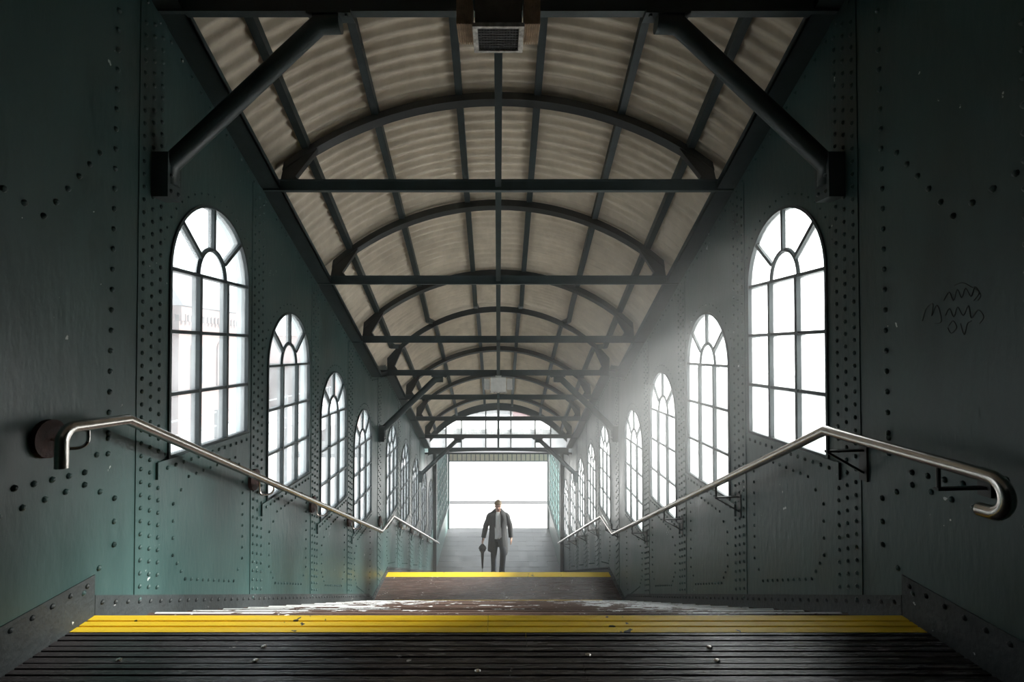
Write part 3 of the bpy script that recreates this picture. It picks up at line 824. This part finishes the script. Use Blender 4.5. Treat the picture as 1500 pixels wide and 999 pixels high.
for s, el, wr in ((-1, (-0.283, 0.03, 1.13), (-0.338, -0.03, 0.875)), (1, (0.272, 0.04, 1.13), (0.297, -0.01, 0.875))):
    mb.tube([(s*0.06, 0.01, 1.40), (s*0.135, 0.01, 1.398), (s*0.178, 0.012, 1.372), (s*0.204, 0.015, 1.335), (s*0.222, 0.02, 1.26), el, tuple((Vector(el)+Vector(wr))/2), wr], [0.040, 0.058, 0.070, 0.074, 0.072, 0.064, 0.058, 0.054], 14, caps=True)
sv = mb.build('sleeves', M['coat'], co, smooth=60)
mb = MB()
for s in (-1, 1):        # turned back lapels
    vs = [(s*0.052, -0.095, 1.50), (s*0.105, -0.125, 1.40), (s*0.135, -0.143, 1.30), (s*0.105, -0.150, 1.27), (s*0.062, -0.150, 1.12), (s*0.056, -0.135, 1.36)]
    vs2 = [(a, b-0.012, c) for a, b, c in vs]; n = 6
    mb.add(vs+vs2, [tuple(range(n)), tuple(range(n, 2*n))[::-1]]+[(k, (k+1) % n, n+(k+1) % n, n+k) for k in range(n)])
mb.build('lapels', M['coat'], co)
mb = MB(); shell([(1.478, 0, -0.005, 0.070, 0.068), (1.45, 0, 0, 0.10, 0.09), (1.41, 0, 0.005, 0.16, 0.118), (1.30, 0, 0.005, 0.188, 0.128), (1.1, 0, 0.005, 0.170, 0.128), (0.95, 0, 0.003, 0.172, 0.13), (0.87, 0, 0.0, 0.172, 0.132)], mb, 32)
sh = mb.build('shirt', M['shirt'], man, smooth=60); solid(sh, 0.006)
mb = MB()
shell([(0.97, 0, 0.0, 0.162, 0.122), (0.90, 0, 0, 0.170, 0.125), (0.82, 0, 0, 0.172, 0.118), (0.775, 0, 0, 0.120, 0.085), (0.765, 0, 0, 0.01, 0.01)], mb, 32)
for kn, an, s in (((-0.10, -0.03, 0.49), (-0.10, 0.03, 0.085), -1), ((0.115, -0.355, 0.685), (0.085, -0.37, 0.262), 1)):
    hip = Vector((s*0.088, 0, 0.86)); kn = Vector(kn); an = Vector(an)
    mb.tube([hip+Vector((0, 0, 0.03)), hip.lerp(kn, 0.3), hip.lerp(kn, 0.7), kn, kn.lerp(an, 0.35), kn.lerp(an, 0.75), an+Vector((0, 0.004, 0.02)), an+Vector((0, -0.012, -0.045))], [0.10, 0.097, 0.082, 0.073, 0.067, 0.062, 0.063, 0.068], 14)
mb.build('trousers', M['jeans'], man, smooth=60)
for an, to, zf in (((-0.10, 0.03), (-0.115, -0.15), 0.0), ((0.085, -0.37), (0.10, -0.55), RISE)):
    q = MB(); a = Vector((an[0], an[1])); t = Vector((to[0], to[1])); d = (t-a).normalized(); nrm = Vector((-d.y, d.x))
    rings = []
    for u, w_, h in ((-0.075, 0.022, 0.06), (-0.06, 0.036, 0.10), (0.0, 0.044, 0.115), (0.07, 0.046, 0.098), (0.14, 0.047, 0.066), (0.19, 0.036, 0.042), (0.215, 0.016, 0.026)):
        c = a+d*u; ring = []
        for k in range(10):
            an_ = 2*PI*k/10; hh = max(0, 0.5+0.62*math.sin(an_)); hh = min(1, hh)
            ring.append((c.x+nrm.x*w_*math.cos(an_), c.y+nrm.y*w_*math.cos(an_), zf+h*hh))
        rings.append(ring)
    vs = [p for r_ in rings for p in r_]; fs = []
    for i in range(len(rings)-1):
        for k in range(10): fs.append((i*10+k, i*10+(k+1) % 10, (i+1)*10+(k+1) % 10, (i+1)*10+k))
    fs += [tuple(range(10)), tuple((len(rings)-1)*10+k for k in range(10))]
    q.add(vs, fs); q.build('shoe', M['shoe'], man, smooth=50)
mb = MB()               # hair: a cap over crown, back and brow
vs = []; fs = []; nu, nv = 28, 9
for i in range(nv+1):
    for j in range(nu):
        a = 2*PI*j/nu; front = max(0, -math.sin(a))
        ph = (i/nv)*math.radians(64+54*max(0, math.sin(a))+16*abs(math.cos(a))-10*front*front)
        rr = 1+0.02*math.sin(j*2.6+i*1.3)
        vs.append((0.085*rr*math.sin(ph)*math.cos(a), -0.092+0.102*rr*math.sin(ph)*math.sin(a), 1.648+0.103*rr*math.cos(ph)-0.018*math.sin(ph)*math.sin(a)*-1))
for i in range(nv):
    for j in range(nu): fs.append((i*nu+j, i*nu+(j+1) % nu, (i+1)*nu+(j+1) % nu, (i+1)*nu+j))
hc = Vector((0, -0.098, 1.632)); vs = [hc+Matrix.Rotation(math.radians(7), 3, 'X') @ (Vector(p)-hc) for p in vs]
mb.add(vs, fs); hr = mb.build('hair', M['hair'], man, smooth=80)
md = hr.modifiers.new('thick', 'SOLIDIFY'); md.thickness = 0.014; md.offset = -1
for s in (-1, 1):
    mb = MB(); mb.bar((s*0.016, -0.189, 1.644), (s*0.050, -0.176, 1.648), 0.014, 0.008); mb.build('eyebrow', M['hair'], man)
    mb = MB(); mb.lathe([(0.001, -0.009), (0.009, -0.006), (0.013, 0.0), (0.009, 0.006), (0.001, 0.009)], 0, 0, 10); e = mb.build('eye', M['jeans'], man, smooth=80); e.location = (s*0.032, -0.178, 1.626)
mb = MB(); mb.bar((-0.022, -0.170, 1.553), (0.022, -0.170, 1.553), 0.012, 0.009); mb.build('mouth', mat('lips', (0.36, 0.16, 0.13), 0.5), man)
# umbrella
ux, uy, uz = PX-0.36, PY-0.06, PZ
u = empty('umbrella', (ux, uy, uz+0.08), 'furled black umbrella hanging point down from the man\'s hand', 'umbrella')
org = (ux, uy, uz+0.08)
m = MB(); prof = [(0.006, uz+0.165), (0.014, uz+0.20), (0.024, uz+0.34), (0.030, uz+0.48), (0.036, uz+0.555), (0.060, uz+0.585), (0.080, uz+0.635), (0.066, uz+0.685), (0.026, uz+0.735), (0.012, uz+0.745)]
vs = []; fs = []; sg = 24
for r_, z_ in prof:
    for j in range(sg):
        a = 2*PI*j/sg+z_*3; f = 1+0.16*math.cos(8*a); vs.append((ux+r_*f*math.cos(a), uy+r_*f*math.sin(a), z_))
for i in range(len(prof)-1):
    for j in range(sg): fs.append((i*sg+j, i*sg+(j+1) % sg, (i+1)*sg+(j+1) % sg, (i+1)*sg+j))
fs += [tuple(range(sg)), tuple((len(prof)-1)*sg+j for j in range(sg))]
m.add(vs, fs); m.build('canopy', M['umb'], u, org=org, smooth=50)
m = MB(); m.tube([(ux, uy, uz+0.08), (ux, uy, uz+0.76)], 0.005, 8); m.build('shaft', M['bracket'], u, org=org)
m = MB(); m.tube([(ux, uy, uz+0.74), (ux, uy, uz+0.86)]+[(ux, uy+0.028-0.028*math.cos(k*PI/6), uz+0.86+0.028*math.sin(k*PI/6)) for k in range(1, 7)]+[(ux, uy+0.056, uz+0.84)], 0.0095, 10); m.build('handle', M['bracket'], u, org=org)

# ------------------------------------------------------------------ out of doors
mb = MB(); mb.box(-90, 90, -40, 120, -6.3, -6.0)
tag(mb.build('ground', M['pale']), 'pale ground of the station yard outside the windows', 'ground', kind='structure')
mb = MB(); mb.box(-6, 6, YX+0.06, 24.2, -6.0, ZF-0.005); mb.box(-6, 6, 24.2, 24.75, -6.0, ZF-0.02, 1); mb.box(-6, 6, 24.75, 36, -6.0, ZF-0.005); mb.box(-14, 14, 36.0, 43.2, -6.0, ZF-0.02, 1)
tag(mb.build('pavement', [M['pale'], M['asphalt']]), 'bright pale pavement with a grey channel, outside the way out', 'pavement', kind='structure')

b = empty('station_building', (-23, 33, -6), 'pale brick station building with hipped roof and cornice, seen through the left windows', 'building')
org = (-23, 33, -6)
m = MB(); m.box(-29, -15.8, 26, 36, -6, 3.1); m.build('walls', M['brick'], b, org=org)
m = MB(); m.add([(-29.6, 25.5, 3.5), (-15.3, 25.5, 3.5), (-15.3, 36.6, 3.5), (-29.6, 36.6, 3.5), (-24, 31, 7), (-20.5, 31, 7)], [(0, 1, 5, 4), (1, 2, 5), (2, 3, 4, 5), (3, 0, 4), (3, 2, 1, 0)]); m.build('roof', M['slate'], b, org=org)
m = MB(); m.box(-29.4, -15.45, 25.6, 36.4, 3.05, 3.5)
for k in range(40): m.box(-29.2+k*0.35, -29.05+k*0.35, 25.55, 25.9, 2.75, 3.1)
for k in range(30): m.box(-15.7, -15.4, 25.8+k*0.35, 25.95+k*0.35, 2.75, 3.1)
m.build('cornice', M['brick'], b, org=org)
for k, xx in enumerate((-27, -24, -21, -18)):
    m = MB(); m.prism(arch_outline(xx, 1.35, 0.55, 2.0, 12), 'y', 25.9, 26.05); f = m.build('window', M['brick'], b, org=org)
    m = MB(); m.prism(arch_outline(xx, 1.25, 0.42, 1.7, 12), 'y', 25.85, 25.95); m.build('pane', M['darkglass'], f, org=org)
for k, yy in enumerate((27.5, 30, 32.5, 35)):
    m = MB(); m.prism(arch_outline(yy, 1.35, 0.55, 2.0, 12), 'x', -15.85, -15.7); f = m.build('window', M['brick'], b, org=org)
    m = MB(); m.prism(arch_outline(yy, 1.25, 0.42, 1.7, 12), 'x', -15.75, -15.65); m.build('pane', M['darkglass'], f, org=org)
b = empty('annex_building', (-17, 45, -6), 'low pale red annex with a gabled roof beside the station building', 'building'); org = (-17, 45, -6)
m = MB(); m.box(-22, -13, 41, 50, -6, 0.4); m.build('walls', M['brick'], b, org=org)
m = MB(); m.prism([(40.6, 0.3), (50.4, 0.3), (45.5, 2.6)], 'x', -22.3, -12.7); m.build('roof', M['brick'], b, org=org)
b = empty('platform_canopy', (-11, 22, -6), 'pale platform canopy on thin posts, below the left windows', 'canopy'); org = (-11, 22, -6)
m = MB(); m.prism([(-13.4, -2.2), (-11.2, -1.75), (-9.0, -2.2), (-9.0, -2.35), (-11.2, -1.95), (-13.4, -2.35)], 'y', 13, 34); m.build('roof', M['canopy'], b, org=org)
m = MB(); m.box(-9.06, -8.96, 13, 34, -2.75, -2.2); m.build('valance', M['canopy'], b, org=org)
for k in range(6):
    m = MB(); m.tube([(-11.2, 14+k*3.7, -6), (-11.2, 14+k*3.7, -1.9)], 0.09, 10); m.build('post', M['fence'], b, org=org)
b = empty('railing', (-6.2, 12, -6), 'grey wire railing with slim posts along the platform, left of the stairs', 'fence'); org = (-6.2, 12, -6)
for k in range(10):
    m = MB(); m.box(-6.24, -6.16, 4+k*1.9-0.03, 4+k*1.9+0.03, -6, 0.0); m.build('post', M['fence'], b, org=org)
for z in (-0.05, -0.35, -0.65, -0.95):
    m = MB(); m.tube([(-6.2, 4, z), (-6.2, 21.1, z)], 0.024, 6); m.build('wire', M['fence'], b, org=org)
b = empty('goods_shed', (20, 40, -6), 'long pale shed with a low roof, seen through the right windows', 'building'); org = (20, 40, -6)
m = MB(); m.box(15, 25, 30, 56, -6, -2.0); m.build('walls', M['cream'], b, org=org)
m = MB(); m.prism([(14.6, -2.1), (25.4, -2.1), (20, -0.4)], 'y', 29.6, 56.4); m.build('roof', M['slate'], b, org=org)
for k in range(5):
    m = MB(); m.box(14.95, 15.05, 32+k*4.6, 34+k*4.6, -5.2, -3.2); m.build('window', M['darkglass'], b, org=org)
b = empty('street_building', (0, 62, -6), 'white street frontage beyond the far gable', 'building'); org = (0, 62, -6)
m = MB(); m.box(-14, 14, 60, 66, -6, 4); m.build('walls', M['cream'], b, org=org)
for k in range(9):
    m = MB(); m.box(-11.6+k*2.8, -10.2+k*2.8, 59.93, 60.02, -4.8, -2.6); m.build('window', M['darkglass'], b, org=org)
mb = MB(); mb.box(1.6, 4.0, 58.2, 58.35, -6.0, -5.4); mb.box(1.6, 4.0, 58.2, 58.35, -5.4, -1.6)
tag(mb.build('banner', M['redpanel'], org=(2.8, 58.3, -6)), 'faded red banner standing before the white frontage beyond the gable', 'banner')
mb = MB()
for k in range(60):
    x = -9+k*0.3; h = 0.78+0.05*math.sin(k*1.7)+0.03*math.sin(k*4.1); mb.lathe([(0.26, -6), (0.34, -5.7), (0.33, -6+h*0.75), (0.20, -6+h*0.97), (0.05, -6+h)], x, 43.7+0.08*math.sin(k*2.3), 9)
tag(mb.build('hedge', M['hedge']), 'low grey-green hedge across the yard beyond the gable', 'hedge', kind='stuff')

# ------------------------------------------------------------------ haze in the hall
HAZE = 0.030
mb = MB()
mb.box(-2.05, 2.05, YB+0.02, YX+0.5, ZF-0.2, 5.2)
hz = mb.build('haze', [])
hm = bpy.data.materials.new('drifting_haze'); hm.use_nodes = True
nt = hm.node_tree; nt.nodes.remove(nt.nodes['Principled BSDF'])
vs_ = nt.nodes.new('ShaderNodeVolumeScatter'); vs_.inputs['Density'].default_value = HAZE; vs_.inputs['Anisotropy'].default_value = 0.5
nt.links.new(vs_.outputs[0], nt.nodes['Material Output'].inputs['Volume'])
# a bank of mist hangs by the right wall half way down and thickens towards the open end
def nd(t, **k):
    n = nt.nodes.new(t)
    for a, b in k.items(): setattr(n, a, b)
    return n
geo = nd('ShaderNodeNewGeometry'); sep = nd('ShaderNodeSeparateXYZ'); nt.links.new(geo.outputs['Position'], sep.inputs[0])
far = nd('ShaderNodeMapRange', interpolation_type='SMOOTHSTEP')
for k, v in (('From Min', 2.2), ('From Max', 13.0), ('To Min', 0.0012), ('To Max', 0.015)): far.inputs[k].default_value = v
nt.links.new(sep.outputs['Y'], far.inputs['Value'])
dist = nd('ShaderNodeVectorMath', operation='SUBTRACT'); nt.links.new(geo.outputs['Position'], dist.inputs[0]); dist.inputs[1].default_value = (1.75, 5.7, 1.15)
scl = nd('ShaderNodeVectorMath', operation='MULTIPLY'); nt.links.new(dist.outputs[0], scl.inputs[0]); scl.inputs[1].default_value = (1/1.8, 1/3.4, 1/2.5)
ln = nd('ShaderNodeVectorMath', operation='LENGTH'); nt.links.new(scl.outputs[0], ln.inputs[0])
bank = nd('ShaderNodeMapRange', interpolation_type='SMOOTHSTEP')
for k, v in (('From Min', 1.0), ('From Max', 0.0), ('To Min', 0.0), ('To Max', 0.14)): bank.inputs[k].default_value = v
nt.links.new(ln.outputs['Value'], bank.inputs['Value'])
sm = nd('ShaderNodeMath', operation='ADD'); nt.links.new(far.outputs[0], sm.inputs[0]); nt.links.new(bank.outputs[0], sm.inputs[1])
nt.links.new(sm.outputs[0], vs_.inputs['Density'])
hz.data.materials.clear(); hz.data.materials.append(hm)
tag(hz, 'pale drifting haze filling the stair hall', 'haze', kind='stuff')

# ------------------------------------------------------------------ light
w = bpy.data.worlds.new('overcast'); bpy.context.scene.world = w; w.use_nodes = True
bg = w.node_tree.nodes['Background']; bg.inputs['Color'].default_value = (0.90, 0.96, 1.0, 1); bg.inputs['Strength'].default_value = 3.1
sd = bpy.data.lights.new('sun', 'SUN'); sd.energy = 29.0; sd.angle = math.radians(14); sd.color = (1.0, 0.97, 0.92)
so = bpy.data.objects.new('sun', sd); C.objects.link(so)
dirv = Vector((-1.0, -0.19, -0.45)).normalized()
so.rotation_euler = dirv.to_track_quat('-Z', 'Y').to_euler()
so.location = (20, 0, 20)

# ------------------------------------------------------------------ camera
cam = bpy.data.cameras.new('camera'); co_ = bpy.data.objects.new('camera', cam); C.objects.link(co_)
cam.sensor_width = 36; cam.lens = 36*770/1500
cam.shift_x = 20/1500; cam.shift_y = 0.0
co_.location = (0, 0, EYE); co_.rotation_euler = (PI/2+math.atan(13.5/770), 0, 0)
cam.clip_start = 0.05; cam.clip_end = 500
sc = bpy.context.scene
sc.camera = co_
sc.view_settings.view_transform = 'Standard'; sc.view_settings.look = 'None'; sc.view_settings.gamma = 1.0
sc.view_settings.use_curve_mapping = False
sc.view_settings.exposure = 0.0
sc.cycles.max_bounces = 8; sc.cycles.diffuse_bounces = 4; sc.cycles.glossy_bounces = 4; sc.cycles.transparent_max_bounces = 12
sc.cycles.volume_bounces = 1; sc.cycles.volume_step_rate = 1.0; sc.cycles.volume_max_steps = 256
sc.cycles.use_denoising = True
sc.cycles.caustics_reflective = False; sc.cycles.caustics_refractive = False
